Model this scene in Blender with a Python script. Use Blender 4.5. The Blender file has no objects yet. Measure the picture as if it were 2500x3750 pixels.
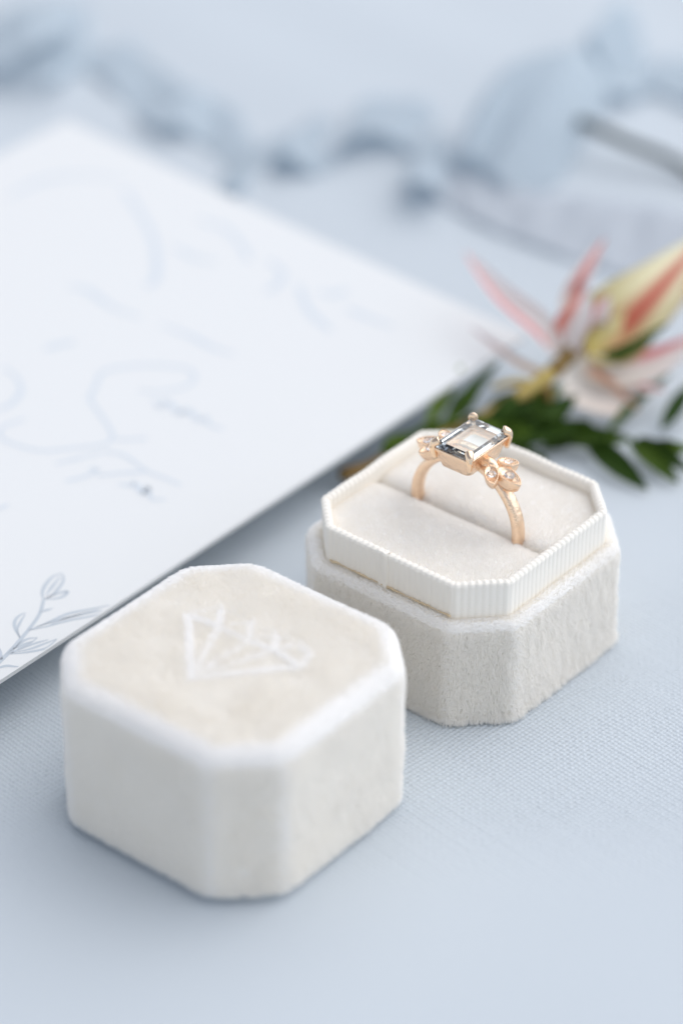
import bpy, math, random
import numpy as np
from mathutils import Vector, Matrix

random.seed(7)
U = 0.00084            # metres per drawing unit (the ring box is 50 units = 42 mm wide)
sc = bpy.context.scene
col = sc.collection

# ------------------------------------------------------------------ camera, light, exposure
CAM_PITCH, CAM_ROLL, CAM_Z = math.radians(33.866), math.radians(-0.358), 341.846
cam_d = bpy.data.cameras.new('camera'); cam = bpy.data.objects.new('camera', cam_d); col.objects.link(cam)
fw = Vector((0, math.cos(CAM_PITCH), -math.sin(CAM_PITCH))); up = Vector((0, math.sin(CAM_PITCH), math.cos(CAM_PITCH))); rt = Vector((1, 0, 0))
r2 = rt*math.cos(CAM_ROLL) + up*math.sin(CAM_ROLL); u2 = -rt*math.sin(CAM_ROLL) + up*math.cos(CAM_ROLL)
mw = Matrix((r2, u2, -fw)).transposed().to_4x4(); mw.translation = Vector((0, 0, CAM_Z*U)); cam.matrix_world = mw
cam_d.sensor_fit = 'VERTICAL'; cam_d.sensor_height = 36; cam_d.sensor_width = 24; cam_d.lens = 105
cam_d.clip_start = 0.01; cam_d.clip_end = 50
cam_d.dof.use_dof = True; cam_d.dof.focus_distance = 549*U; cam_d.dof.aperture_fstop = 6.2
sc.camera = cam

SUN_EL, SUN_AZ = math.radians(56), math.radians(63)      # azimuth measured from +y (away from camera) towards +x
world = bpy.data.worlds.new('World'); sc.world = world; world.use_nodes = True
wn = world.node_tree.nodes; wl = world.node_tree.links
sky = wn.new('ShaderNodeTexSky'); sky.sky_type = 'NISHITA'; sky.sun_disc = False
sky.sun_elevation = SUN_EL; sky.sun_rotation = SUN_AZ; sky.air_density = 0.8; sky.dust_density = 1.0; sky.ozone_density = 0.6
bg = wn['Background']; bg.inputs['Strength'].default_value = 0.15
grey = wn.new('ShaderNodeHueSaturation'); grey.inputs['Saturation'].default_value = 0.38      # thin overcast: a paler sky all round
wl.new(sky.outputs['Color'], grey.inputs['Color']); wl.new(grey.outputs['Color'], bg.inputs['Color'])
sun_d = bpy.data.lights.new('sun', 'SUN'); sun = bpy.data.objects.new('sun', sun_d); col.objects.link(sun)
sun_d.energy = 1.45; sun_d.angle = math.radians(101); sun_d.color = (1.0, 0.985, 0.96)
sd = Vector((math.sin(SUN_AZ)*math.cos(SUN_EL), math.cos(SUN_AZ)*math.cos(SUN_EL), math.sin(SUN_EL)))
sun.rotation_euler = sd.to_track_quat('Z', 'Y').to_euler(); sun.location = sd*2
sc.view_settings.view_transform = 'Standard'; sc.view_settings.look = 'None'
sc.view_settings.exposure = 0.3; sc.view_settings.gamma = 1.0
sc.cycles.use_denoising = True
sc.cycles.max_bounces = 18; sc.cycles.diffuse_bounces = 14; sc.cycles.transmission_bounces = 16; sc.cycles.glossy_bounces = 6
sc.cycles_curves.shape = 'RIBBONS'

# ------------------------------------------------------------------ helpers
def mat(name):
    m = bpy.data.materials.new(name); m.use_nodes = True
    return m, m.node_tree.nodes, m.node_tree.links, m.node_tree.nodes['Principled BSDF']
def math_node(n, l, op, a, b=None, c=None, clamp=False):
    k = n.new('ShaderNodeMath'); k.operation = op; k.use_clamp = clamp
    for i, v in enumerate((a, b, c)):
        if v is None: continue
        if isinstance(v, (int, float)): k.inputs[i].default_value = v
        else: l.new(v, k.inputs[i])
    return k.outputs[0]
def mix_col(n, l, fac, a, b):
    k = n.new('ShaderNodeMix'); k.data_type = 'RGBA'
    for s, v in ((k.inputs[0], fac), (k.inputs[6], a), (k.inputs[7], b)):
        if isinstance(v, (int, float)): s.default_value = v
        elif isinstance(v, tuple): s.default_value = (*v, 1) if len(v) == 3 else v
        else: l.new(v, s)
    return k.outputs[2]
def noise(n, l, scale, detail=3, rough=.5, coord='Object'):
    tc = n.new('ShaderNodeTexCoord'); t = n.new('ShaderNodeTexNoise')
    t.inputs['Scale'].default_value = scale; t.inputs['Detail'].default_value = detail; t.inputs['Roughness'].default_value = rough
    l.new(tc.outputs[coord], t.inputs['Vector']); return t.outputs['Fac']
def bump(n, l, bs, h, strength, dist):
    b = n.new('ShaderNodeBump'); b.inputs['Strength'].default_value = strength; b.inputs['Distance'].default_value = dist
    l.new(h, b.inputs['Height']); l.new(b.outputs[0], bs.inputs['Normal'])

def tag(o, label=None, cat=None, group=None, kind=None):
    for k, v in (('label', label), ('category', cat), ('group', group), ('kind', kind)):
        if v: o[k] = v
    return o
def empty(name, loc=(0, 0, 0), rz=0.0, label=None, cat=None, group=None):
    o = bpy.data.objects.new(name, None); col.objects.link(o); o.empty_display_size = .005
    o.location = [c*U for c in loc]; o.rotation_euler = (0, 0, rz)
    return tag(o, label, cat, group)
def mesh_obj(name, verts, faces, m, parent=None, smooth=True, uv=None, org=(0, 0, 0)):
    me = bpy.data.meshes.new(name)
    v = (np.asarray(verts, dtype=float) - np.asarray(org, dtype=float))*U
    me.from_pydata(v.tolist(), [], [list(map(int, f)) for f in faces])
    if uv is not None:
        lay = me.uv_layers.new(name='UVMap'); idx = np.empty(len(me.loops), dtype=np.int32)
        me.loops.foreach_get('vertex_index', idx)
        lay.data.foreach_set('uv', np.asarray(uv, dtype=np.float32)[idx].ravel())
    if smooth: me.polygons.foreach_set('use_smooth', [True]*len(me.polygons))
    me.materials.append(m); me.update()
    o = bpy.data.objects.new(name, me); col.objects.link(o)
    if parent: o.parent = parent
    return o
def grid_faces(nr, nc, closed=False, off=0):
    f = []
    for i in range(nr-1):
        for j in range(nc if closed else nc-1):
            a = off+i*nc+j; b = off+i*nc+(j+1) % nc
            f.append((a, b, b+nc, a+nc))
    return f
def cr(pts, n):
    """Catmull-Rom through pts, n samples"""
    P = np.asarray(pts, float); P = np.vstack([2*P[0]-P[1], P, 2*P[-1]-P[-2]])
    t = np.linspace(0, len(P)-3-1e-6, n); i = t.astype(int); f = (t-i)[:, None]
    a, b, c, d = P[i], P[i+1], P[i+2], P[i+3]
    return .5*(2*b + (c-a)*f + (2*a-5*b+4*c-d)*f*f + (3*b-3*c+d-a)*f**3)
def frames(P, ref):
    T = np.gradient(P, axis=0); T /= np.linalg.norm(T, axis=1)[:, None]
    S = np.cross(T, np.asarray(ref, float)[None]); S /= np.linalg.norm(S, axis=1)[:, None] + 1e-9
    return T, S, np.cross(S, T)
def tube(P, R, k=10, ref=(0.13, -.7, .7), cap=True):
    P = np.asarray(P, float); R = np.broadcast_to(R, (len(P),)); T, S, N = frames(P, ref); v = []
    for i in range(len(P)):
        for j in range(k):
            a = 2*math.pi*j/k; v.append(P[i] + R[i]*(math.cos(a)*S[i] + math.sin(a)*N[i]))
    f = grid_faces(len(P), k, True)
    if cap: f += [tuple(range(k))[::-1], tuple(range((len(P)-1)*k, len(P)*k))]
    return v, f
_hash = np.random.RandomState(11).rand(32, 32, 32, 3)*2-1
def vnoise(P, freq, off=0.0):
    Q = np.asarray(P)*freq+off; I = np.floor(Q).astype(int); F = Q-I; F = F*F*(3-2*F); out = 0
    for dx in (0, 1):
        for dy in (0, 1):
            for dz in (0, 1):
                w = ((F[:, 0] if dx else 1-F[:, 0])*(F[:, 1] if dy else 1-F[:, 1])*(F[:, 2] if dz else 1-F[:, 2]))[:, None]
                out = out + w*_hash[(I[:, 0]+dx) % 32, (I[:, 1]+dy) % 32, (I[:, 2]+dz) % 32]
    return out
def sample_surface(verts, faces, density, rng):
    V = np.asarray(verts, float); tri = []
    for f in faces:
        for k in range(1, len(f)-1): tri.append((f[0], f[k], f[k+1]))
    tri = np.array(tri); a, b, c = V[tri[:, 0]], V[tri[:, 1]], V[tri[:, 2]]
    nn = np.cross(b-a, c-a); ar = np.linalg.norm(nn, axis=1)/2
    vn = np.zeros_like(V)
    for k in range(3): np.add.at(vn, tri[:, k], nn)
    vn /= np.linalg.norm(vn, axis=1)[:, None]+1e-12
    n = int(ar.sum()*density); t = rng.choice(len(tri), n, p=ar/ar.sum())
    r1 = np.sqrt(rng.rand(n))[:, None]; r2_ = rng.rand(n)[:, None]
    w0, w1, w2 = 1-r1, r1*(1-r2_), r1*r2_
    P = w0*a[t]+w1*b[t]+w2*c[t]; N = w0*vn[tri[t, 0]]+w1*vn[tri[t, 1]]+w2*vn[tri[t, 2]]
    return P, N/(np.linalg.norm(N, axis=1)[:, None]+1e-12)
def hair_obj(name, P, tip_dir, L, r0, m, parent, floor=None, org=(0, 0, 0), N=None):
    """short straight-ish fibres: root P, bending from normal N to tip_dir, length L"""
    n = len(P); L = np.asarray(L).reshape(-1, 1)
    mid = P + N*L*.42 + tip_dir*L*.1
    tip = mid + (N*.35 + tip_dir*.75)*L*.6
    pts = np.stack([P-N*.08, mid, tip], 1)
    if floor is not None: pts[:, :, 2] = np.maximum(pts[:, :, 2], floor)
    pts = (pts-np.asarray(org))*U
    cu = bpy.data.hair_curves.new(name); cu.add_curves([3]*n)
    cu.attributes['position'].data.foreach_set('vector', pts.astype(np.float32).ravel())
    ra = cu.attributes.get('radius') or cu.attributes.new('radius', 'FLOAT', 'POINT')
    ra.data.foreach_set('value', (np.tile([1.0, .9, .35], n)*r0*U).astype(np.float32))
    cu.materials.append(m)
    o = bpy.data.objects.new(name, cu); col.objects.link(o)
    if parent: o.parent = parent
    o['kind'] = 'stuff'
    return o

def outline(W, c, r=2.4, per=10, arc=4):
    h = W/2; k = h-c
    V = [(-k, -h), (k, -h), (h, -k), (h, k), (k, h), (-k, h), (-h, k), (-h, -k)]
    V = [np.array(v, float) for v in V]; out = []
    t = r*math.tan(math.radians(22.5))
    for i in range(8):
        p, q, s = V[i-1], V[i], V[(i+1) % 8]
        a = q+(p-q)/np.linalg.norm(p-q)*t; b = q+(s-q)/np.linalg.norm(s-q)*t
        for j in range(arc+1):
            u = j/arc; out.append((1-u)**2*a+2*u*(1-u)*q+u*u*b)
        nx = V[(i+1) % 8]; e = nx+(q-nx)/np.linalg.norm(q-nx)*t
        for j in range(1, per): out.append(b+(e-b)*j/per)
    return np.array(out)
def ring_at(W, c, inset, z, r=2.4, per=10):
    o = outline(W-2*inset, c-.586*inset, max(r-.4*inset, .5), per)
    return np.column_stack([o, np.full(len(o), z)])
def loft(rings, cap_last=True):
    n = len(rings[0]); v = np.vstack(rings); f = grid_faces(len(rings), n, True)
    if cap_last:
        v = np.vstack([v, rings[-1].mean(0)]); b = (len(rings)-1)*n
        f += [(b+j, b+(j+1) % n, len(v)-1) for j in range(n)]
    return v, f

# ------------------------------------------------------------------ traced world data (drawing units)
ENV = {"o":[40.52,563.3,10.0],"ex":[-0.6369,-0.77092,0.00616],"ey":[-0.76887,0.63576,0.06818],"ly":137.6}
SCRIPT = [[1.0,[[88.7,72.0],[89.0,68.4],[90.7,64.9],[92.9,62.6],[96.5,61.1],[99.3,61.1],[101.4,61.8]]],[0.9,[[99.3,55.1],[103.1,56.2],[105.7,56.0],[107.4,53.5],[107.0,49.5],[105.0,44.8],[100.5,41.3],[94.8,37.4],[91.2,38.0],[88.5,42.4],[86.2,47.4],[84.4,50.7],[80.1,53.1],[75.9,55.5],[71.8,54.4],[65.9,49.8],[62.0,44.2],[63.0,40.6],[67.2,39.6],[72.4,42.0],[75.0,45.5]]],[0.7,[[106.4,39.6],[100.7,37.2],[95.1,34.8]]],[0.8,[[91.6,36.9],[89.2,34.4],[86.7,32.5]]],[0.9,[[109.2,34.1],[105.7,32.5],[102.0,32.1],[102.8,33.7]]],[0.9,[[103.4,30.8],[99.2,27.8],[95.8,24.9]]],[0.8,[[95.8,34.9],[94.5,31.4],[95.2,25.0],[94.5,20.7],[94.0,16.7]]],[1.2,[[102.3,26.1],[101.6,24.1],[100.2,23.9],[100.8,21.8],[101.1,20.0],[99.3,20.9],[101.5,17.7],[99.6,15.7]]],[1.3,[[75.3,41.3],[76.6,38.1],[74.1,38.5],[75.3,33.8],[73.4,33.3],[74.4,29.2],[72.7,28.8],[74.2,26.7],[73.3,23.6]]],[0.8,[[125.1,37.2],[122.8,36.7]]],[1.6,[[14.9,105.1],[21.1,94.4],[27.6,84.5],[38.8,73.5],[43.6,72.2]]],[1.3,[[36.5,121.9],[26.3,121.8],[17.7,117.4],[11.8,108.8]]],[1.3,[[55.4,84.7],[53.7,80.2],[55.0,72.2],[53.9,64.5]]],[1.2,[[52.9,59.5],[51.8,51.8],[51.8,45.4],[50.4,40.1]]],[1.3,[[26.6,79.9],[26.6,73.0],[24.6,68.0]]],[1.5,[[13.3,83.5],[12.0,76.3],[15.5,68.5],[18.8,63.6]]],[1.6,[[15.6,60.3],[17.9,54.3],[22.6,52.3],[26.2,51.9]]],[1.6,[[19.1,48.7],[22.8,44.3],[26.0,39.6],[28.6,31.7]]],[1.6,[[18.1,43.6],[16.8,40.8],[13.2,39.8]]],[1.4,[[19.0,35.1],[18.8,29.5],[17.8,23.2]]],[1.5,[[77.3,70.5],[73.6,69.3],[71.0,67.9]]]]
MOTIF = [[0.75,[[161.1,3.1],[158.4,3.8],[154.3,4.7],[150.7,5.7],[146.9,6.9],[143.1,8.4],[139.7,10.7]]],[0.55,[[139.7,10.7],[138.2,12.5],[135.8,13.8],[133.2,14.4],[131.4,13.9]]],[0.5,[[131.3,13.8],[132.7,12.2],[135.3,11.1],[137.5,10.6],[139.2,10.8]]],[0.5,[[138.3,11.4],[135.5,12.4],[132.2,13.4]]],[0.55,[[139.2,10.8],[136.7,10.3],[134.7,9.3],[136.3,8.8],[138.0,9.5],[139.4,10.7]]],[0.45,[[142.8,8.6],[141.6,8.2],[140.3,7.7]]],[0.5,[[150.9,5.9],[149.7,8.3],[148.2,10.0],[146.3,10.7],[144.8,10.4]]],[0.4,[[150.7,6.2],[149.4,8.1],[147.5,9.2],[145.3,10.1]]],[0.5,[[148.4,6.4],[143.9,5.4],[139.5,4.5],[135.6,2.5],[132.2,0.6]]],[0.45,[[147.9,6.2],[144.7,4.6],[141.0,3.1],[136.8,0.8],[134.4,-0.1]]],[0.4,[[146.5,6.0],[142.8,4.8],[139.4,3.3],[134.3,1.2]]],[0.4,[[143.9,4.7],[140.3,3.7],[136.8,2.0],[134.3,0.6]]],[0.45,[[156.0,4.4],[153.3,4.7],[150.4,4.8],[148.6,3.7]]],[0.4,[[148.6,3.7],[150.7,3.5],[153.5,3.9],[155.6,4.0]]],[0.45,[[155.1,4.0],[152.1,2.4],[149.4,1.6],[146.4,0.8]]],[0.45,[[155.5,3.9],[152.9,2.0],[149.7,0.4],[146.4,0.8]]],[0.4,[[153.8,3.7],[150.4,2.9],[147.6,1.8]]],[0.4,[[153.6,4.5],[151.7,4.1],[150.0,3.6]]],[0.5,[[161.3,2.8],[159.7,2.6],[158.4,2.0],[157.6,0.9],[156.8,-0.1]]],[0.7,[[155.6,7.2],[156.8,5.3],[157.8,4.0]]]]
BRACT = [[[[47.3,553.2,11.0],[43.1,554.6,17.0],[35.0,560.1,22.0],[27.2,574.2,25.0]],5.6,0],[[[48.4,552.6,12.0],[49.7,562.2,18.0],[52.3,564.7,24.0],[57.5,570.8,30.0]],5.0,1],[[[48.0,553.2,11.0],[49.2,553.9,16.0],[51.2,555.2,20.0],[52.9,559.3,24.0]],7.6,2],[[[54.1,554.2,11.0],[59.7,557.3,16.0],[67.7,563.8,21.0],[80.3,579.1,26.0]],17,3],[[[50.7,551.4,10.0],[58.3,549.5,9.0],[67.2,551.2,10.0],[78.5,555.3,15.0]],8,4],[[[48.2,549.1,10.0],[51.7,547.3,7.0],[56.9,544.9,5.0],[63.9,543.0,3.0]],9.5,5],[[[45.1,546.4,10.0],[39.3,547.1,12.0],[34.1,550.6,14.0],[28.0,555.4,17.0]],1.8,6],[[[49.3,552.0,11.0],[54.0,557.2,12.0],[55.5,557.4,18.0],[57.9,559.8,22.0]],6.0,0],[[[49.6,551.9,9.0],[55.9,548.3,7.0],[63.5,547.6,6.0],[69.9,546.4,6.0]],3.4,4],[[[53.1,552.0,11.0],[60.9,556.0,14.0],[69.8,564.2,16.0],[81.1,577.6,20.0]],9.0,3]]
STEM = [[49.7,554.3,11.0],[46.5,549.7,10.0],[42.5,545.2,9.0],[35.5,539.7,7.0],[27.3,535.0,4.5],[17.9,530.3,3.5],[8.6,523.0,3.5],[0.0,517.9,3.5]]
LEAF = [[[18.1,537.5,3.0],[22.0,543.2,7.0],[26.1,549.4,11.0]],[[20.9,534.2,3.0],[27.6,544.2,7.0],[34.4,551.6,11.0]],[[37.4,528.7,3.0],[44.2,537.3,5.0],[50.4,543.4,7.0]],[[55.7,534.3,2.0],[63.4,545.3,4.0],[71.5,553.8,6.0]],[[68.1,537.4,2.0],[72.1,544.1,4.0],[75.5,549.8,6.0]],[[45.3,535.5,2.0],[53.3,533.6,2.5],[61.9,533.2,2.0]],[[51.5,533.6,2.5],[57.0,523.2,3.0],[63.4,515.3,1.0]],[[60.7,532.4,2.5],[65.1,524.1,3.0],[70.0,517.8,1.0]],[[62.5,533.5,2.5],[67.6,526.2,3.0],[73.0,521.9,1.0]],[[9.8,523.7,3.0],[15.0,529.0,3.0],[21.5,534.3,5.0]],[[13.3,527.4,4.0],[18.5,531.9,4.5],[26.1,534.8,6.0]],[[23.2,533.1,3.0],[30.7,534.2,5.0],[37.7,537.5,7.0]],[[29.0,534.1,3.0],[35.4,536.9,6.0],[43.0,539.1,8.0]],[[31.8,532.5,2.0],[39.6,537.3,3.0],[47.1,537.2,3.0]],[[26.0,530.4,2.0],[34.2,533.0,3.0],[42.2,532.9,3.0]],[[5.7,518.6,3.0],[11.5,523.7,3.0],[16.7,528.9,3.0]],[[37.8,537.3,3.0],[41.5,541.2,6.0],[48.1,545.7,8.0]],[[17.9,529.4,2.0],[26.0,531.0,3.0],[33.5,532.5,4.0]],[[39.5,534.5,2.0],[46.9,533.4,4.0],[52.8,536.1,5.0]],[[22.8,538.1,4.0],[26.3,540.9,7.0],[29.9,545.4,9.0]],[[42.2,531.0,1.5],[48.0,532.6,2.5],[53.6,530.1,2.0]],[[55.8,549.7,13.0],[61.0,549.7,14.0],[70.6,554.9,18.0]],[[30.7,534.2,5.0],[34.8,535.9,8.0],[37.2,539.2,10.0]],[[33.0,531.1,1.5],[37.4,528.1,2.0],[43.6,525.7,1.5]],[[11.6,528.4,2.0],[17.8,526.2,2.0],[25.4,529.3,2.0]],[[65.4,532.9,1.5],[69.0,529.1,2.5],[74.3,529.8,2.0]],[[16.6,523.4,3.0],[20.7,521.0,5.2],[24.9,520.1,6.3]],[[29.2,533.2,3.3],[33.4,539.4,5.6],[37.9,548.9,4.7]],[[39.5,535.7,2.6],[43.2,536.3,5.3],[47.2,539.4,5.7]],[[32.5,532.9,3.7],[36.3,530.3,5.8],[40.2,529.1,6.9]],[[31.1,535.8,2.4],[35.0,533.3,5.4],[39.1,533.5,6.3]],[[8.4,522.6,3.6],[11.7,525.6,5.9],[15.1,533.7,4.0]],[[37.7,535.6,2.0],[43.7,532.6,4.9],[49.6,530.6,6.9]],[[24.2,533.0,2.4],[27.7,536.1,4.2],[31.1,536.9,6.8]],[[20.4,530.3,3.3],[22.7,533.7,5.6],[25.1,539.5,5.7]],[[33.9,530.5,3.6],[40.2,531.2,4.2],[46.5,531.0,5.1]],[[8.9,522.8,3.7],[12.9,522.7,5.7],[16.9,524.7,5.9]],[[13.0,525.1,3.0],[16.4,527.8,5.2],[19.8,530.2,6.8]],[[47.0,536.2,2.8],[51.2,530.7,5.0],[55.4,526.2,6.9]],[[23.0,531.2,3.0],[28.8,530.9,5.7],[34.7,534.3,5.5]],[[26.1,532.3,2.8],[28.9,532.1,6.0],[31.9,535.1,6.4]],[[9.6,520.7,3.0],[16.1,518.4,4.4],[22.4,516.3,5.7]]]
LEAFW = [3.4,3.0,5.4,2.6,3.6,4.4,5.0,4.2,3.4,4,5,5,4.6,4.6,5,4,4.6,5,4.6,4,3.6,3.0,4,4,4,3.4,4.8,4.9,3.8,4.9,3.7,4.8,5.1,4.7,3.6,3.6,4.5,5.2,5.0,3.9,4.5,4.0]
STALK = [[[44.6,546.9,10.0],[39.7,541.9,9.0],[33.7,537.8,7.5],[28.4,535.9,6.0]],[[44.0,546.3,9.0],[44.4,541.8,7.0],[45.0,540.5,3.0]],[[41.5,544.1,9.0],[36.8,543.7,10.0],[32.2,543.1,9.0]]]
DLINE = [[59.6,669.2,9.0],[64.8,665.9,8.0],[71.3,662.1,6.5],[77.9,659.7,5.0],[83.1,656.8,3.5],[90.3,648.0,2.0]]
RIB = [[[[-30.8,646.8,0.5],[-26.0,644.3,4.0],[-22.2,650.8,0.6],[-17.7,657.9,0.6],[-12.8,655.6,7.0],[-8.8,656.5,5.0],[-4.2,656.3,0.6],[1.2,664.2,5.5],[9.4,667.6,6.0],[16.2,666.5,5.0],[18.8,662.5,1.0],[15.7,646.8,5.0],[20.7,634.9,9.0],[25.1,647.3,0.6],[26.7,656.5,1.0],[30.5,653.1,8.0],[34.6,654.5,5.0],[39.0,647.7,4.0],[47.0,647.2,2.0],[54.1,654.0,0.6],[58.4,667.9,1.0]],[[-26.1,669.8,0.6],[-21.3,673.4,1.0],[-17.3,675.7,0.6],[-12.5,679.8,0.8],[-7.7,688.1,2.0],[-3.5,686.5,2.0],[1.3,682.3,1.0],[7.0,693.7,3.0],[14.0,696.3,4.0],[21.0,695.1,3.0],[24.3,687.1,1.5],[23.3,678.4,2.0],[27.3,675.3,2.0],[31.5,677.3,1.0],[34.4,682.5,6.0],[39.6,680.5,16.0],[45.0,681.4,20.0],[51.2,683.4,22.0],[59.6,686.0,20.0],[66.1,687.4,14.0],[68.6,688.2,6.0]]],[[[-93.2,716.6,2.0],[-86.2,707.1,8.0],[-79.2,709.3,10.0],[-73.2,729.6,6.0],[-75.0,721.7,1.0],[-75.4,699.3,7.0],[-71.4,711.8,1.0],[-65.2,715.4,0.8],[-55.8,700.3,1.0],[-48.5,683.5,3.0],[-42.6,676.9,4.0],[-37.2,677.3,3.0],[-31.5,669.5,0.8],[-24.3,652.2,0.6]],[[-95.1,751.3,1.0],[-89.5,755.4,1.5],[-83.1,759.6,2.0],[-73.5,761.3,2.0],[-67.6,750.9,1.0],[-66.6,735.8,1.5],[-61.2,731.7,1.0],[-55.5,733.3,1.0],[-46.8,719.7,1.0],[-39.8,707.0,1.5],[-33.9,702.1,1.5],[-28.9,698.3,1.0],[-24.4,686.1,0.8],[-18.5,665.2,0.6]]],[[[63.7,704.2,0.6],[62.4,700.7,10.0],[63.7,703.2,18.0],[67.2,699.7,12.0],[69.0,693.0,6.0],[74.1,694.6,4.0],[81.9,701.9,0.8],[89.6,694.6,2.0],[96.0,688.7,1.0]],[[72.5,725.5,0.6],[71.5,726.5,8.0],[73.3,726.0,16.0],[78.4,724.5,12.0],[80.8,722.4,2.0],[85.8,721.1,1.0],[92.2,720.5,2.0],[99.2,718.2,1.5],[105.6,710.9,1.0]]],[[[21.1,648.8,0.6],[30.0,637.2,0.7],[42.5,624.9,0.6],[57.8,612.4,0.8],[72.9,602.2,0.6],[84.7,594.3,0.7]],[[22.6,655.6,3.0],[30.7,655.0,2.5],[43.7,647.2,2.0],[60.1,643.7,1.5],[76.2,638.4,1.2],[91.9,631.7,1.0]]]]

# ------------------------------------------------------------------ materials
def fibre_mat(name, colr, trans=.35, rough=.5):
    m, n, l, b = mat(name); n.remove(b)
    out = n['Material Output']; d = n.new('ShaderNodeBsdfDiffuse'); t = n.new('ShaderNodeBsdfTranslucent'); g = n.new('ShaderNodeBsdfGlossy')
    d.inputs[0].default_value = (*colr, 1); t.inputs[0].default_value = (*colr, 1); g.inputs[0].default_value = (.9, .92, 1, 1); g.inputs['Roughness'].default_value = rough
    a = n.new('ShaderNodeMixShader'); a.inputs[0].default_value = trans; l.new(d.outputs[0], a.inputs[1]); l.new(t.outputs[0], a.inputs[2])
    c = n.new('ShaderNodeMixShader'); c.inputs[0].default_value = .14; l.new(a.outputs[0], c.inputs[1]); l.new(g.outputs[0], c.inputs[2])
    l.new(c.outputs[0], out.inputs[0]); return m
PILE = fibre_mat('velvet_fibre', (.998, .976, .928), .45)
PILE_PAD = fibre_mat('cushion_fibre', (.998, .977, .935), .45)
PRESSED = fibre_mat('pressed_fibre', (.995, .985, .965), .25, .4)  # whiter than the pile: sheen of flattened fibres is put into the colour
VELV, n, l, b = mat('velvet_ground'); b.inputs['Base Color'].default_value = (.93, .925, .91, 1); b.inputs['Roughness'].default_value = 1
b.inputs['Sheen Weight'].default_value = .4

GROS, n, l, b = mat('grosgrain'); b.inputs['Roughness'].default_value = .75; b.inputs['Sheen Weight'].default_value = .25
b.inputs['Base Color'].default_value = (.965, .92, .84, 1)
tc = n.new('ShaderNodeTexCoord'); sp = n.new('ShaderNodeSeparateXYZ'); l.new(tc.outputs['Object'], sp.inputs[0])
zz = math_node(n, l, 'MULTIPLY', sp.outputs[2], 2*math.pi/(.42*U)); ws = math_node(n, l, 'SINE', zz)
nz = noise(n, l, 900, 2); ws2 = math_node(n, l, 'ADD', ws, nz); bump(n, l, b, ws2, .5, .05*U)

AMBER, n, l, b = mat('amber_brown'); b.inputs['Roughness'].default_value = .6; b.inputs['Base Color'].default_value = (.74, .60, .40, 1)
GOLD, n, l, b = mat('rose_gold'); b.inputs['Metallic'].default_value = 1; b.inputs['Roughness'].default_value = .22
b.inputs['Base Color'].default_value = (.955, .72, .53, 1)
h1 = noise(n, l, 1500, 3, .55); h2 = noise(n, l, 5000, 2, .5); hh = math_node(n, l, 'ADD', h1, math_node(n, l, 'MULTIPLY', h2, .35)); bump(n, l, b, hh, .6, .35*U)
GOLDP, n, l, b = mat('polished_gold'); b.inputs['Metallic'].default_value = 1; b.inputs['Roughness'].default_value = .1
b.inputs['Base Color'].default_value = (.95, .72, .52, 1)
GEM, n, l, b = mat('pale_aquamarine'); b.inputs['Transmission Weight'].default_value = 1; b.inputs['Roughness'].default_value = 0
b.inputs['IOR'].default_value = 1.95; b.inputs['Base Color'].default_value = (.94, 1, 1, 1)
DIAM, n, l, b = mat('accent_diamond'); b.inputs['Transmission Weight'].default_value = 1; b.inputs['Roughness'].default_value = 0
b.inputs['IOR'].default_value = 1.9; b.inputs['Base Color'].default_value = (.97, .98, 1, 1)

PAPER, n, l, b = mat('envelope_paper'); b.inputs['Roughness'].default_value = .85; b.inputs['Base Color'].default_value = (.765, .777, .78, 1)
bump(n, l, b, noise(n, l, 1500, 4, .6), .25, .15*U)
INK, n, l, b = mat('pale_grey_ink'); b.inputs['Roughness'].default_value = .8; b.inputs['Base Color'].default_value = (.64, .69, .74, 1)

INK2, n, l, b = mat('grey_print'); b.inputs['Roughness'].default_value = .8; b.inputs['Base Color'].default_value = (.53, .58, .63, 1)
CLOTH, n, l, b = mat('blue_grey_linen'); b.inputs['Roughness'].default_value = .9; b.inputs['Sheen Weight'].default_value = .15
v1 = noise(n, l, 12, 3); v2 = noise(n, l, 1400, 3)
cc = mix_col(n, l, v1, (.575, .63, .675), (.60, .648, .688))
cc2 = mix_col(n, l, math_node(n, l, 'MULTIPLY', v2, .35), cc, (.50, .56, .625)); l.new(cc2, b.inputs['Base Color'])
bump(n, l, b, v2, .3, .12*U)
def silk(name, c):
    m, n, l, b = mat(name); b.inputs['Roughness'].default_value = .55; b.inputs['Sheen Weight'].default_value = .3; b.inputs['Base Color'].default_value = (*c, 1)
    t = n.new('ShaderNodeBsdfTranslucent'); t.inputs[0].default_value = (*c, 1); x = n.new('ShaderNodeMixShader'); x.inputs[0].default_value = .4
    l.new(b.outputs[0], x.inputs[1]); l.new(t.outputs[0], x.inputs[2]); l.new(x.outputs[0], n['Material Output'].inputs[0]); return m, n, l, b
SILK, n, l, b = silk('dusty_blue_silk', (.60, .685, .75)); bump(n, l, b, noise(n, l, 160, 4, .6), .5, 1.5*U)
WSILK, n, l, b = silk('pale_silk', (.66, .70, .75))
DLINEM, n, l, b = mat('dark_grey'); b.inputs['Roughness'].default_value = .7; b.inputs['Base Color'].default_value = (.045, .06, .06, 1)
STEMM, n, l, b = mat('golden_brown_stem'); b.inputs['Roughness'].default_value = .6
l.new(mix_col(n, l, noise(n, l, 130, 3), (.17, .085, .02), (.26, .18, .04)), b.inputs['Base Color'])
LEAFM, n, l, b = mat('leaf_green'); b.inputs['Roughness'].default_value = .6; b.inputs['Specular IOR Level'].default_value = .15
oi = n.new('ShaderNodeObjectInfo'); c1 = mix_col(n, l, oi.outputs['Random'], (.014, .04, .004), (.095, .155, .008)); c2 = mix_col(n, l, noise(n, l, 120, 3), c1, (.025, .06, .006)); l.new(c2, b.inputs['Base Color'])
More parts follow.
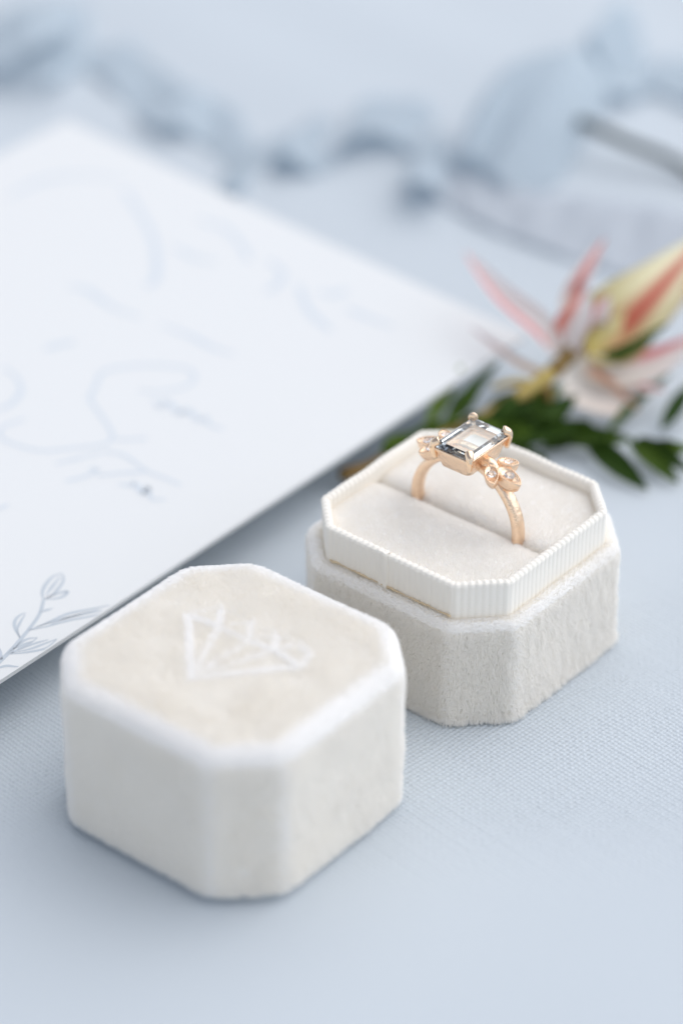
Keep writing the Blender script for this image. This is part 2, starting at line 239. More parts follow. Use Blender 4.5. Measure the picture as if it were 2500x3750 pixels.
OLIVE, n, l, b = mat('olive_gold_stalk'); b.inputs['Roughness'].default_value = .6
l.new(mix_col(n, l, noise(n, l, 90, 3), (.40, .30, .07), (.55, .42, .15)), b.inputs['Base Color'])
BRIGHT, n, l, b = mat('leaf_bright_green'); b.inputs['Roughness'].default_value = .4; b.inputs['Base Color'].default_value = (.17, .27, .025, 1)
def bract_mat(name, basec, tipc, stripe, u0, su, s0, s1, amt):
    m, n, l, b = mat(name); b.inputs['Roughness'].default_value = .5; b.inputs['Subsurface Weight'].default_value = .0
    tc = n.new('ShaderNodeTexCoord'); sp = n.new('ShaderNodeSeparateXYZ'); l.new(tc.outputs['UV'], sp.inputs[0])
    base = mix_col(n, l, sp.outputs[1], basec, tipc)
    du = math_node(n, l, 'DIVIDE', math_node(n, l, 'ABSOLUTE', math_node(n, l, 'SUBTRACT', sp.outputs[0], u0)), su)
    fu = math_node(n, l, 'SUBTRACT', 1.0, du, clamp=True)
    mr = n.new('ShaderNodeMapRange'); mr.interpolation_type = 'SMOOTHSTEP'; mr.inputs['From Min'].default_value = s0; mr.inputs['From Max'].default_value = s1; l.new(sp.outputs[1], mr.inputs['Value'])
    fac = math_node(n, l, 'MULTIPLY', math_node(n, l, 'POWER', fu, .7), math_node(n, l, 'MULTIPLY', mr.outputs[0], amt))
    l.new(mix_col(n, l, fac, base, stripe), b.inputs['Base Color'])
    b.inputs['Transmission Weight'].default_value = 0
    return m
PALE, PINKW = (.80, .72, .66), (.84, .76, .75)
BR = [bract_mat('bract_blush', (.86, .81, .77), (.86, .79, .78), (.70, .13, .14), .24, .2, 0, .35, 1),
      bract_mat('bract_rose_tip', (.86, .83, .81), (.84, .74, .72), (.66, .10, .08), .5, .3, .3, .55, 1),
      bract_mat('bract_side_stripe', (.84, .77, .74), (.86, .82, .80), (.70, .13, .07), .14, .26, .0, .12, 1),
      bract_mat('bract_cream_green', (.55, .44, .10), (.88, .84, .62), (.48, .035, .02), .56, .25, .05, .45, 1),
      bract_mat('bract_pale_red_tip', (.78, .72, .60), (.86, .78, .76), (.74, .15, .16), .16, .26, .3, .7, .95),
      bract_mat('bract_peach', (.84, .79, .73), (.80, .68, .60), (.66, .27, .12), .1, .2, .1, .4, .9),
      bract_mat('bract_thin', (.50, .36, .20), (.62, .52, .56), (.5, .3, .25), .5, .3, .1, .9, .4)]

# ------------------------------------------------------------------ tablecloth (woven sheet)
PITCH, WANG = .92, math.radians(-46)
def cloth_height(X, Y):
    big = 1.8*np.sin(X*.021+1.3)*np.sin(Y*.019+.4) + .35*np.sin(X*.06-Y*.045) + .22*np.sin(X*.11+Y*.09+2)
    return big
dx = np.arange(-112, 132, .23); dy = np.arange(390, 498, .21)
xs = np.concatenate([np.linspace(-1400, -160, 18), np.linspace(-150, -114, 12), dx, np.linspace(134, 170, 12), np.linspace(180, 1400, 18)])
ys = np.concatenate([np.linspace(-500, 330, 18), np.linspace(336, 388, 14), dy, np.linspace(500, 900, 60), np.linspace(915, 2600, 22)])
X, Y = np.meshgrid(xs, ys)
ca, sa = math.cos(WANG), math.sin(WANG)
wob = .12*np.sin(X*.31+Y*.13)+.10*np.sin(Y*.27-X*.11)+.07*np.sin(X*.9-Y*.7)
A = (X*ca+Y*sa)/PITCH + wob; B = (-X*sa+Y*ca)/PITCH + wob*.8
rsw = np.random.RandomState(4); thA = rsw.rand(700)*.5+.75; thB = rsw.rand(700)*.5+.75
fa, fb = A-np.floor(A), B-np.floor(B); ia, ib = np.floor(A).astype(int), np.floor(B).astype(int)
pa, pb = np.sqrt(np.clip(1-(2*fa-1)**2, 0, 1)), np.sqrt(np.clip(1-(2*fb-1)**2, 0, 1))
hw = .55*pb*thB[ib % 700] + .55*np.cos(math.pi*(A-.5))*np.where(ib % 2 == 0, 1, -1)
hf = .55*pa*thA[ia % 700] - .55*np.cos(math.pi*(B-.5))*np.where(ia % 2 == 0, 1, -1)*np.where(True, 1, 1)
weave = np.maximum(hw, hf)
fade = np.clip((X+112)/30, 0, 1)*np.clip((132-X)/30, 0, 1)*np.clip((Y-390)/22, 0, 1)*np.clip((498-Y)/22, 0, 1)
Z = cloth_height(X, Y)*np.clip((np.hypot(X-0, Y-445)-70)/60, 0, 1) + (weave-.75)*.42*fade - .12
V = np.stack([X, Y, Z], -1).reshape(-1, 3)*U
nr, nc = X.shape
me = bpy.data.meshes.new('tablecloth'); me.vertices.add(len(V)); me.vertices.foreach_set('co', V.astype(np.float32).ravel())
ii = (np.arange(nr-1)[:, None]*nc+np.arange(nc-1)[None]).ravel()
quads = np.stack([ii, ii+1, ii+nc+1, ii+nc], 1).astype(np.int32)
me.loops.add(quads.size); me.loops.foreach_set('vertex_index', quads.ravel())
me.polygons.add(len(quads)); me.polygons.foreach_set('loop_start', np.arange(0, quads.size, 4, dtype=np.int32))
me.polygons.foreach_set('use_smooth', np.ones(len(quads), bool)); me.update(calc_edges=True); me.materials.append(CLOTH)
o = bpy.data.objects.new('tablecloth', me); col.objects.link(o); tag(o, 'pale blue grey woven cloth covering the table', 'tablecloth', kind='structure')

def edge_zone(P, N, zr, width, flat=0.0):
    # rim light put in as whiter, flattened pile on the rounded rim between top and walls and on the upright corners of the octagon
    rim = np.clip((N[:, 2]-.18)/.2, 0, 1)*(P[:, 2] > zr)
    h = W/2; k = h-CH; q = np.sort(np.abs(P[:, :2]), axis=1); dc = np.hypot(q[:, 1]-h, q[:, 0]-k)
    db = np.minimum(h-q[:, 1], (2*h-CH-q[:, 0]-q[:, 1])/1.4142)
    rim = rim*np.where(N[:, 2] > .95, np.clip((flat-db)/2.2, 0, 1), 1)
    cor = np.clip((width-dc)/width, 0, 1)*(N[:, 2] < .3)
    return np.maximum(rim, cor*.4)
def flatten(P, N, Lh, sel):
    t = np.column_stack([-P[sel, 1], P[sel, 0], np.zeros(sel.sum())]); t /= np.linalg.norm(t, axis=1)[:, None]+1e-9
    return P[sel]+N[sel]*.55, t*rng.choice([-1, 1], sel.sum())[:, None]+np.array([0, 0, -.25])+rng.randn(int(sel.sum()), 3)*.2, Lh[sel], N[sel]*.15

# ------------------------------------------------------------------ ring box base
W, CH, INS, CT, BT, LT = 50.0, 8.906, 2.867, 29.97, 22.98, 31.5
rng = np.random.RandomState(3)
BOX_RZ, LID_RZ = math.radians(-39.962), math.radians(-38.909)
box = empty('ring_box', (22.906, 467.212, 0), BOX_RZ, 'open octagonal cream velvet ring box with ribbed ribbon collar holding the gold ring', 'ring box')
core = .5
rings = [ring_at(W, CH, 1.9, -.1), ring_at(W, CH, 1.8, .55), ring_at(W, CH, core+.4, .6)] + [ring_at(W, CH, core, z) for z in (.9, 4, 8, 12, 16, 20, BT-2.0)] + \
        [ring_at(W, CH, core+.25, BT-1.3), ring_at(W, CH, core+.75, BT-.85), ring_at(W, CH, core+1.3, BT-.75), ring_at(W, CH, INS-.35, BT-.9), ring_at(W, CH, INS-.15, BT-3)]
v, f = loft(rings, False)
mesh_obj('body', v, f, VELV, box)
nper = len(rings[0])
P, N = sample_surface(v, f[nper*2:nper*13], 44, rng)
side = 1-np.clip(N[:, 2:3], 0, 1)
nz1, nz2 = vnoise(P*np.array([1, 1, .4]), 1.0), vnoise(P, .15, 5)
tipd = np.array([0, 0, -.75])*side + nz1*.2 + nz2*.24 + rng.randn(len(P), 3)*.16
tipd += np.where(side < .5, N*.2, 0)
Lh = 1.2*(1+.10*nz1[:, 0]+.12*rng.randn(len(P))).clip(.4, 1.6)
Lh = np.where(side[:, 0] < .5, Lh*.75, Lh)*np.where(P[:, 2] < 2.2, 1.25+.3*rng.rand(len(P)), 1)
ez = rng.rand(len(P)) < edge_zone(P, N, BT-2.4, 1.4, 2.6)*.7
q = flatten(P, N, Lh, ez); hair_obj('rim_light_pile', q[0], q[1], q[2], .055, PRESSED, box, N=q[3])
P, N, tipd, Lh = P[~ez], N[~ez], tipd[~ez], Lh[~ez]
hair_obj('velvet_pile', P, tipd, Lh, .046, PILE, box, floor=.3, N=N)

# collar: ribbed grosgrain ribbon
def collar():
    base = outline(W-2*INS, CH-.586*INS, 1.3, 200, 8)
    seg = np.linalg.norm(np.roll(base, -1, 0)-base, axis=1); s = np.concatenate([[0], np.cumsum(seg)]); per = s[-1]
    n = 1500; q = np.linspace(0, per, n, endpoint=False)
    cl = np.vstack([base, base[:1]]); px = np.interp(q, s, cl[:, 0]); py = np.interp(q, s, cl[:, 1])
    tx, ty = np.roll(px, -8)-np.roll(px, 8), np.roll(py, -8)-np.roll(py, 8); m = np.hypot(tx, ty); nx, ny = ty/m, -tx/m
    nrib = 124; ph = q/per*nrib*2*math.pi
    rib = .12*np.abs(np.cos(ph/2))
    bead = .5+.5*np.cos(ph)
    wav = .10*np.sin(q*.21)+.07*np.sin(q*.53+1)
    rows = []
    th = 1.25
    for z, off, rw, bw in [(BT-4, 0, 1, 0), (BT-1, 0, 1, 0), (BT+1.5, .02, 1, 0), (BT+3.5, .03, 1, 0), (CT-1.3, .05, 1, 0), (CT-.85, .14, 1.3, .02), (CT-.45, .16, 1.4, .08), (CT-.12, .02, 1, .16),
                       (CT+.04, -.35, 0, .22), (CT+.0, -.75, -.6, .22), (CT-.2, -1.15, -1.2, .14), (CT-.6, -th-.12, -1.3, .05), (CT-1.1, -th-.05, -1, 0), (CT-3, -th, -1, 0), (CT-8, -th, -1, 0)]:
        d = off+rib*rw+wav*.5
        rows.append(np.column_stack([px+nx*d, py+ny*d, z+bead*bw*.9+wav*.9*(z > BT+2)]))
    return np.vstack(rows), grid_faces(len(rows), n, True)
v, f = collar()
co = mesh_obj('collar', v, f, GROS, box)
# overlapped ribbon end (seam) on the left-front wall
hs = (W-2*INS)/2
pr = []
for x, d in [(-2.0, -.05), (-1.9, .3), (-1.4, .5), (-.9, .3), (-.5, .5), (-.1, .62), (.3, .55), (.42, -.1)]: pr.append((x, d))
rows = []
for z, k in [(BT-1, 1), (BT+2, 1), (CT-1.0, 1.05), (CT-.3, 1.25), (CT+.35, 1.0), (CT+.42, -1.2), (CT+.1, -3.6), (CT-.6, -4.2)]:
    rows.append([(-.6+x, -hs-(d*k if k > 0 else d*1+.2+k*.36), z) for x, d in pr])
v = np.array(rows).reshape(-1, 3); mesh_obj('ribbon_seam', v, grid_faces(len(rows), len(pr)), GROS, co)

# thin uneven amber line where the ribbon meets the ledge
gx = np.linspace(-14, 14.5, 90); gr = np.random.RandomState(8)
gl = np.column_stack([gx, np.full(90, -hs-.28)+gr.randn(90)*.05, BT+.05+gr.randn(90)*.07])
v, f = tube(gl, .13+.07*np.sin(gx*.9+1)+.05*gr.rand(90), 7, (0, 0, 1)); mesh_obj('amber_line', v, f, AMBER, co)

# cushion halves with a slot
PZ = 27.4
hi = (W-2*INS)/2-1.2; ci = CH-.586*(INS+1.2)
for sgn in (-1, 1):
    ny_, nx_ = 40, 60; vv = []
    for i in range(ny_):
        t = i/(ny_-1); y = .22+(hi-.22)*t**1.7
        xl = min(hi, hi-ci+(hi-y))
        drop = 3.2*math.exp(-((y-.22)/.55))+.55*math.exp(-((y-.2)/2.2)**2)
        for j in range(nx_):
            u = -1+2*j/(nx_-1); x = u*xl
            e = min(xl-abs(x), hi-y)
            z = PZ-drop-.5*math.exp(-(e/1.3)**2) + .35*(1-(x/hi)**2)*(1-((y-11)/11)**2) + .12*math.sin(x*.4+sgn)*math.sin(y*.5)
            if i == 0: z -= 6
            vv.append((x, sgn*y, z))
    ff = grid_faces(ny_, nx_)
    if sgn < 0: ff = [q[::-1] for q in ff]
    cu = mesh_obj('cushion', vv, ff, VELV, box)
    P, N = sample_surface(vv, ff, 34, rng)
    k = P[:, 2] > 22; P, N = P[k], N[k]
    nz1 = vnoise(P, .8, 9); tipd = N*.3+nz1*.12+vnoise(P, .15, 2)*.2+rng.randn(len(P), 3)*.16
    near = np.exp(-((np.abs(P[:, 1])-.3)/1.0)**2)
    tipd[:, 1] -= near*sgn*.5; tipd[:, 2] += near*.3
    hair_obj('cushion_pile', P, tipd, .75*(1+.06*nz1[:, 0])+near*.35, .034, PILE_PAD, cu, N=N)

# ------------------------------------------------------------------ ring box lid
core = .15
lid = empty('ring_box_cover', (-19.55, 417.97, 0), LID_RZ, 'cream velvet box lid set down beside the box, diamond outline pressed into its top', 'box lid')
lring = lambda *q: ring_at(*q, r=5.5)
rings = [lring(W+.5, CH+.3, 3.6, 22), lring(W+.5, CH+.3, 3.6, -.1), lring(W+.5, CH+.3, 2.4, -.1), lring(W+.5, CH+.3, 2.2, 1.0), lring(W+.5, CH+.3, core+.5, 1.05)] + [lring(W+.5, CH+.3, core, z) for z in (1.35, 5, 10, 15, 20, 25, LT-3.9)] + \
        [lring(W+.5, CH+.3, core+2.6*(1-math.cos(a)), LT-3.6+2.7*math.sin(a)) for a in np.radians([18, 36, 54, 72, 88])] + [lring(W+.5, CH+.3, i, LT-.9+.012*i) for i in (4, 7, 10, 13)]
v, f = loft(rings, True)
shell = mesh_obj('shell', v, f, VELV, lid)
lid.rotation_euler.x = -.022; lid.location.z = .4*U      # rests a little unevenly on the weave
nper = len(rings[0]); P, N = sample_surface(v, f[nper*4:], 30, rng)
side = 1-np.clip(N[:, 2:3], 0, 1)
nz1, nz2 = vnoise(P, .9, 3), vnoise(P, .16, 7)
tipd = np.array([0, 0, -.6])*side + nz1*.18+nz2*.34+rng.randn(len(P), 3)*.16 + N*(1-side)*.25
Lh = 1.2*(1+.06*nz1[:, 0]+.12*rng.randn(len(P))).clip(.4, 1.6)
ex0 = -.5
EM = [((ex0, -10.2), (-13.6, 3.6), 1), ((ex0, -10.2), (12.0, 4.2), .55), ((-13.6, 3.6), (-6.9, 4.3), .8), ((-6.9, 4.3), (-.2, 4.3), .6), ((-.2, 4.3), (5.2, 5.0), .8), ((5.2, 5.0), (12.0, 4.2), .8),
      ((-10.4, 9.2), (-6.9, 4.3), .9), ((-3.2, 9.3), (-.2, 4.3), .8), ((2.0, 9.4), (5.2, 5.0), .8), ((7.3, 9.4), (10.6, 8.0), .6), ((10.6, 8.0), (12.0, 4.2), .8), ((-13.6, 3.6), (-10.4, 9.2), .15), ((-10.4, 9.2), (7.3, 9.4), .12),
      ((ex0, -10.2), (-6.9, 4.3), .6), ((ex0, -10.2), (-.2, 4.3), .4), ((ex0, -10.2), (5.2, 5.0), .4), ((-6.9, 4.3), (-3.2, 9.3), .25), ((5.2, 5.0), (7.3, 9.4), .3), ((-.2, 4.3), (2.0, 9.4), .2)]
def em_dist(P):
    d = np.full(len(P), 99.); g = np.zeros((len(P), 2)); wt = np.zeros(len(P))
    for a, b_, w_ in EM:
        a, b_ = np.array(a), np.array(b_); ab = b_-a; t = np.clip(((P[:, :2]-a)@ab)/(ab@ab), 0, 1)
        w = P[:, :2]-(a+t[:, None]*ab); dd = np.linalg.norm(w, axis=1); k = dd < d
        d[k] = dd[k]; g[k] = w[k]/(dd[k, None]+1e-6); wt[k] = w_
    return d, g, wt
ez = rng.rand(len(P)) < edge_zone(P, N, LT-4.2, 1.6, 3.9)
q = flatten(P, N, Lh, ez); hair_obj('rim_light_pile', q[0], q[1], q[2], .06, PRESSED, lid, N=q[3])
P, N, tipd, Lh = P[~ez], N[~ez], tipd[~ez], Lh[~ez]
d, g, wt = em_dist(P); top = (P[:, 2] > LT-1.6)
ln = top & (d < 1.05) & (rng.rand(len(P)) < np.clip((1.15-d)/.8, 0, 1)*.95*wt); edge = top & (d >= .55) & (d < 1.3)
hair_obj('velvet_pile', P[~ln], tipd[~ln], Lh[~ln], .045, PILE, lid, floor=.8, N=N[~ln])
tang = np.column_stack([-g[ln, 1], g[ln, 0], np.zeros(ln.sum())])
eo = hair_obj('pressed_diamond_emblem', P[ln]+N[ln]*.62, tang*1.2+rng.randn(int(ln.sum()), 3)*.12, np.full(int(ln.sum()), 1.1), .07, PRESSED, lid, N=N[ln]*.12)
eo['label'] = 'diamond outline pressed into the velvet'

# ------------------------------------------------------------------ the ring
RX, RY, RZC, RM = .6, .5, 28.0, 11.95
ORG = (RX, RY, RZC-RM-.9)
cb, sb = math.cos(BOX_RZ), math.sin(BOX_RZ)
ring = empty('engagement_ring', (22.906+ORG[0]*cb-ORG[1]*sb, 467.212+ORG[0]*sb+ORG[1]*cb, ORG[2]), BOX_RZ, 'rose gold ring with pale blue rectangular gem and tiny gold leaves in the cushion slot', 'ring')
# band
vv = []; na, nk = 120, 16
for i in range(na):
    a = 2*math.pi*i/na; ca_, sa_ = math.cos(a), math.sin(a)
    hw_ = 1.36-.3*max(0, sa_)**4; ht_ = 1.0-.15*max(0, sa_)**4
    for j in range(nk):
        t = 2*math.pi*j/nk; c_, s_ = math.cos(t), math.sin(t)
        yy = hw_*math.copysign(abs(c_)**.7, c_); rr = RM+ht_*math.copysign(abs(s_)**.8, s_)
        vv.append((RX+rr*ca_, RY+yy, RZC+rr*sa_))
ff = [(i*nk+j, i*nk+(j+1) % nk, ((i+1) % na)*nk+(j+1) % nk, ((i+1) % na)*nk+j) for i in range(na) for j in range(nk)]
mesh_obj('band', vv, ff, GOLD, ring, org=ORG)
GX, GY = .9, .75
def rect8(hx, hy, c, z):
    return np.array([(GX+x, GY+y, z) for x, y in [(-hx+c, -hy), (hx-c, -hy), (hx, -hy+c), (hx, hy-c), (hx-c, hy), (-hx+c, hy), (-hx, hy-c), (-hx, -hy+c)]])
def stack(rs, caps=(True, True)):
    v = np.vstack(rs); f = grid_faces(len(rs), 8, True)
    if caps[0]: f.append(tuple(range(8))[::-1])
    if caps[1]: f.append(tuple(range((len(rs)-1)*8, len(rs)*8)))
    return v, f
v, f = stack([rect8(3.15, 4.8, .45, 41.5), rect8(3.6, 5.3, .6, 42.3), rect8(4.0, 5.7, .75, 43.2), rect8(4.25, 5.95, .8, 44.0), rect8(4.3, 6.0, .8, 44.12), rect8(4.28, 5.98, .8, 44.3), rect8(3.95, 5.6, .7, 44.85), rect8(3.5, 5.1, .6, 45.15)])
mesh_obj('gemstone', v, f, GEM, ring, smooth=False, org=ORG)
# collet (open tapered box)
def rrect(hx, hy, r, z, m=5):
    pts = []
    for cx, cy, a0 in [(hx-r, -hy+r, -90), (hx-r, hy-r, 0), (-hx+r, hy-r, 90), (-hx+r, -hy+r, 180)]:
        for k in range(m+1):
            a = math.radians(a0+90*k/m); pts.append((GX+cx+r*math.cos(a), GY+cy+r*math.sin(a), z))
    for q in range(0): pass
    return np.array(pts)
rs = [rrect(3.0, 4.55, .8, 40.2), rrect(2.95, 4.5, .9, 39.75), rrect(3.1, 4.6, 1.0, 39.6), rrect(3.4, 4.95, 1.1, 39.9), rrect(3.75, 5.4, 1.1, 41.4), rrect(4.2, 5.85, 1.0, 42.9), rrect(4.5, 6.2, .9, 43.75), rrect(4.5, 6.2, .9, 43.98), rrect(4.28, 5.98, .8, 44.02), rrect(4.1, 5.8, .8, 43.1), rrect(3.7, 5.4, .8, 42.2), rrect(3.3, 4.95, .8, 41.2), rrect(3.0, 4.55, .8, 40.2)]
n8 = len(rs[0]); v = np.vstack(rs); f = grid_faces(len(rs), n8, True)
mesh_obj('collet', v, f, GOLD, ring, org=ORG)
for sx in (-1, 1):
    for sy in (-1, 1):
        p0 = np.array([GX+sx*4.0, GY+sy*5.65, 41.5]); p1 = np.array([GX+sx*4.32, GY+sy*6.02, 43.6]); p2 = np.array([GX+sx*4.22, GY+sy*5.9, 44.65]); p3 = np.array([GX+sx*3.75, GY+sy*5.4, 45.1]); p4 = np.array([GX+sx*3.45, GY+sy*5.08, 45.2])
        C_ = cr([p0, p1, p2, p3, p4], 18); R_ = np.interp(np.linspace(0, 1, 18), [0, .4, .7, .85, .93, .98, 1], [.5, .68, .86, .95, .8, .45, .05])
        v, f = tube(C_, R_, 14, (sy, -sx, .01)); mesh_obj('prong', v, f, GOLDP, ring, org=ORG)
# leaf clusters
def ico(c, r):
    t = [(0, 0, 1), (.894, 0, .447), (.276, .851, .447), (-.724, .526, .447), (-.724, -.526, .447), (.276, -.851, .447), (.724, .526, -.447), (-.276, .851, -.447), (-.894, 0, -.447), (-.276, -.851, -.447), (.724, -.526, -.447), (0, 0, -1)]
    fs = [(0, 1, 2), (0, 2, 3), (0, 3, 4), (0, 4, 5), (0, 5, 1), (1, 6, 2), (2, 7, 3), (3, 8, 4), (4, 9, 5), (5, 10, 1), (6, 7, 2), (7, 8, 3), (8, 9, 4), (9, 10, 5), (10, 6, 1), (11, 7, 6), (11, 8, 7), (11, 9, 8), (11, 10, 9), (11, 6, 10)]
    return [np.array(c)+r*np.array(q) for q in t], fs
def leaf(p, q, nrm, hw_, depth):
    p, q, nrm = map(lambda a: np.array(a, float), (p, q, nrm))
    ax = q-p; Ln = np.linalg.norm(ax); ax /= Ln; nrm -= ax*(nrm@ax); nrm /= np.linalg.norm(nrm); sd_ = np.cross(nrm, ax); mid = (p+q)/2
    K = 40
    def ring_(k, z):
        out = []
        for i in range(K):
            t = 2*math.pi*i/K; c_, s_ = math.cos(t), math.sin(t)
            x = Ln/2*c_; y = hw_*math.copysign(abs(s_)**1.25, s_)*(1-.12*c_)
            kk = k
            out.append(mid+ax*x*kk+sd_*y*kk+nrm*z)
        return np.array(out)
    rs = [ring_(.45, -depth), ring_(.72, -depth*.93), ring_(.9, -depth*.7), ring_(.98, -depth*.3), ring_(1.0, -.1), ring_(.97, 0), ring_(.80, .0), ring_(.72, -.22), ring_(.3, -.28)]
    v, f = loft(rs, True); f.append(tuple(range(K))[::-1])
    lo = mesh_obj('leaf', v, f, GOLD, ring, org=ORG)
    bv, bf = [], []
    rim = ring_(.90, .03); sl = np.linalg.norm(np.roll(rim, -1, 0)-rim, axis=1); cs = np.concatenate([[0], np.cumsum(sl)]); nb = int(cs[-1]/.42)
    rc = np.vstack([rim, rim[:1]])
    for s_ in np.linspace(0, cs[-1], nb, endpoint=False):
        c_ = [np.interp(s_, cs, rc[:, k]) for k in range(3)]; a_, b_ = ico(c_, .19); o_ = len(bv); bv += a_; bf += [tuple(x+o_ for x in t) for t in b_]
    mg = mesh_obj('milgrain', bv, bf, GOLDP, lo, org=ORG); mg['kind'] = 'stuff'
    # accent diamond
    g0 = mid-nrm*.05; R8 = []
    for rr, z in [(.05, -.3), (.84, .1), (.84, .17), (.5, .38)]:
        R8.append(np.array([g0+rr*hw_*.8*(math.cos(a)*ax+math.sin(a)*sd_)+nrm*z for a in np.arange(8)*math.pi/4]))
    v, f = stack(R8); mesh_obj('accent_diamond', v, f, DIAM, lo, smooth=False, org=ORG)
for s_ in (1, -1):
    X_ = lambda x: RX+s_*(x-RX)
    leaf((X_(6.2), -.4, 41.6), (X_(9.4), -3.5, 40.0), (s_*.35, -.45, .85), 1.35, 2.4)
    leaf((X_(7.3), .5, 41.1), (X_(12.9), .4, 39.5), (s_*.42, -.1, .9), 1.55, 3.0)
    leaf((X_(6.4), 1.6, 41.6), (X_(9.6), 4.2, 41.0), (s_*.3, .3, .9), 1.35, 2.2)
    # bridge between collet and leaves
    v, f = tube(cr([(X_(4.2), .6, 41.0), (X_(5.6), .5, 41.2), (X_(7.2), .5, 40.2), (X_(9.0), .5, 37.9)], 14), np.linspace(1.15, .8, 14), 14, (0, 1, .01))
    mesh_obj('shoulder', v, f, GOLD, ring, org=ORG)

# ------------------------------------------------------------------ envelope with print
eo_, ex_, ey_ = (np.array(ENV[k]) for k in ('o', 'ex', 'ey')); en_ = np.cross(ey_, ex_); en_ = en_*np.sign(en_[2]); LX, LY, TH = 205.0, ENV['ly'], .9
def bend(x, y):
    return .9*math.sin(math.pi*min(max(x/LX, 0), 1))*math.sin(math.pi*min(max(y/LY, 0), 1))
def epos(x, y, z): return eo_+ex_*x+ey_*y+en_*(z+bend(x, y))
env = empty('envelope', eo_.tolist(), 0, 'white paper invitation with pale blue grey script lettering lying beside the ring box', 'invitation')
nx_, ny_ = 42, 30
def env_grid(z, x0=0, x1=LX, y0=0, y1=LY): return [epos(x0+(x1-x0)*i/(nx_-1), y0+(y1-y0)*j/(ny_-1), z) for i in range(nx_) for j in range(ny_)]
def slab(z0, z1, **k):
    v = env_grid(z1, **k)+env_grid(z0, **k); n_ = nx_*ny_; f = grid_faces(nx_, ny_)+[tuple(i+n_ for i in q[::-1]) for q in grid_faces(nx_, ny_)]
    per = [i*ny_ for i in range(nx_)]+[(nx_-1)*ny_+j for j in range(1, ny_)]+[i*ny_+ny_-1 for i in range(nx_-2, -1, -1)]+[j for j in range(ny_-2, 0, -1)]
    for a_, b_ in zip(per, per[1:]+per[:1]): f.append((b_, a_, a_+n_, b_+n_))
    return v, f
v, f = slab(-TH, 0); o = mesh_obj('card', v, f, PAPER, env, smooth=False, org=eo_)
v, f = slab(-TH-1.0, -TH-.35, x0=.8, x1=LX-1, y0=.9, y1=LY-1.2); o = mesh_obj('backing_card', v, f, PAPER, env, smooth=False, org=eo_)
def strokes(name, data, z, m=INK, k=1.0):
    vv, ff = [], []
    for w, pts in data:
        P2 = cr(np.column_stack([np.array(pts), np.zeros(len(pts))]), max(12, 6*len(pts)))[:, :2]
        T = np.gradient(P2, axis=0); T /= np.linalg.norm(T, axis=1)[:, None]+1e-9; nn = np.column_stack([-T[:, 1], T[:, 0]]); o_ = len(vv); K = len(P2)
        for i in range(K):
            t = i/(K-1); ww = w*.5*k*(.55+.45*math.sin(math.pi*t)+.25*math.sin(7*t+w*9)*.6)
            for s_ in (-1, 1):
                q = P2[i]+nn[i]*ww*s_; q = np.clip(q, [.3, .3], [LX-.3, LY-.3]); vv.append(epos(q[0], q[1], z))
        ff += grid_faces(K, 2, off=o_)
    return mesh_obj(name, vv, ff, m, env, org=eo_)
strokes('script_lettering', SCRIPT, .035, INK, 1.25)['label'] = 'faint grey blue handwritten script'
strokes('printed_leaf_sprig', MOTIF, .03, INK2, 1.2)['label'] = 'line drawing of a leafy sprig in pale grey'

# ------------------------------------------------------------------ flower sprig
s0 = STEM[4]
sprig = empty('flower_sprig', (s0[0], s0[1], 0), 0, 'pink and cream star shaped flower on a leafy green sprig behind the ring box', 'flower')
SO = (s0[0], s0[1], 0)
v, f = tube(cr(STEM, 60), np.linspace(2.0, 1.3, 60)*(1+.12*np.sin(np.arange(60)*.9)), 10); mesh_obj('stem', v, f, STEMM, sprig, org=SO)
for k, st in enumerate(STALK):
    v, f = tube(cr(st, 20), np.linspace(1.9 if k == 0 else 1.1, .5, 20), 8); mesh_obj('stalk', v, f, OLIVE if k != 1 else STEMM, sprig, org=SO)
def blade(path, width, cup, twist, thick=.25, power=.75, peak=.42, n=26, m=9, ripple=.0):
    P = cr(path, n); T, S, Nn = frames(P, (math.sin(twist)*.8, -.62, .78)); top, uv = [], []
    for i in range(n):
        t = i/(n-1); w = width*.5*(math.sin(math.pi*t**(math.log(.5)/math.log(peak)))**power if 0 < t < 1 else .02)
        for j in range(m):
            u = -1+2*j/(m-1)
            top.append(P[i]+S[i]*u*w+Nn[i]*(cup*w*(u*u-.4)+ripple*math.sin(9*t+3*u)*abs(u)*w)); uv.append((j/(m-1), t))
    top = np.array(top); Nf = np.repeat(Nn, m, axis=0); v = np.vstack([top, top-Nf*thick]); q = grid_faces(n, m); nn = n*m
    f = q+[tuple(i+nn for i in x[::-1]) for x in q]
    per = [i*m for i in range(n)]+[(n-1)*m+j for j in range(1, m)]+[i*m+m-1 for i in range(n-2, -1, -1)]+[j for j in range(m-2, 0, -1)]
    for a_, b_ in zip(per, per[1:]+per[:1]): f.append((b_, a_, a_+nn, b_+nn))
    return v, f, uv+uv
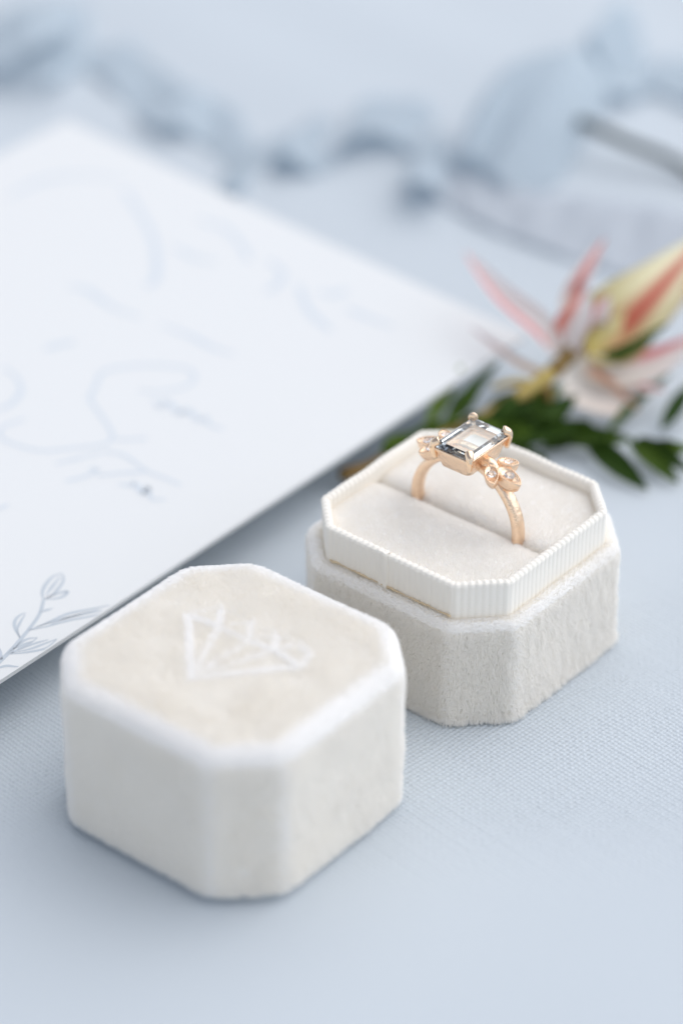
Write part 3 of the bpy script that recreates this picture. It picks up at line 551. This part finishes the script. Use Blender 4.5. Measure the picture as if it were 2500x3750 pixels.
for k, (path, w, sty) in enumerate(BRACT):
    v, f, uv = blade(path, w, .55 if sty != 3 else .4, .3*math.sin(k*2.1), .3, .7, .42 if sty != 3 else .31, ripple=.06); mesh_obj('bract', v, f, BR[sty], sprig, uv=uv, org=SO)
for k, (path, w) in enumerate(zip(LEAF, LEAFW)):
    v, f, uv = blade(path, w, .35, random.uniform(-.5, .5), .2, .8, .45, ripple=.05); mesh_obj('leaf', v, f, BRIGHT if k == 0 else LEAFM, sprig, uv=uv, org=SO)

# ------------------------------------------------------------------ ribbons and dark line behind
def ribbon(name, fr, bk, m, label, seed, rip=1.0):
    n, k = 220, 18; F_, B_ = cr(fr, n), cr(bk, n); rs_ = np.random.RandomState(seed); ph = rs_.rand(6)*6
    top = []
    for i in range(n):
        for j in range(k):
            t = j/(k-1); q = F_[i]*(1-t)+B_[i]*t; s_ = i/n
            q = q+np.array([0, 0, 1.0])*rip*(1.1*math.sin(s_*31+ph[0]+2*t)+.8*math.sin(s_*57+ph[1]-4*t))*math.sin(math.pi*min(1, 6*min(s_, 1-s_)+.05)/2)*.8
            q[2] = max(q[2], .45); top.append(q)
    v = np.array(top); f = grid_faces(n, k)
    o_ = (fr[0][0], fr[0][1], 0); o = mesh_obj(name, v, f, m, None, org=o_); o.location = [c*U for c in o_]
    return tag(o, label, 'ribbon')
ribbon('silk_ribbon', *RIB[0], SILK, 'crumpled dusty blue silk ribbon with tall loops behind the flower', 1)
ribbon('silk_ribbon', *RIB[1], SILK, 'rumpled blue ribbon tail trailing past the far corner of the invitation', 2)
ribbon('silk_ribbon', *RIB[2], SILK, 'standing fold of blue ribbon above the dark line', 3)
ribbon('silk_ribbon', *RIB[3], WSILK, 'flat pale ribbon band between the crumpled ribbon and the flower', 4, .25)
v, f = tube(cr(DLINE, 40), np.linspace(1.5, 1.2, 40), 10); o = mesh_obj('dark_line', v, f, DLINEM, None, org=(DLINE[0][0], DLINE[0][1], 0)); o.location = (DLINE[0][0]*U, DLINE[0][1]*U, 0)  # thin dark tapered tube in front of the ribbon fold
tag(o, 'dark slender line lying in front of a ribbon fold', 'stem')
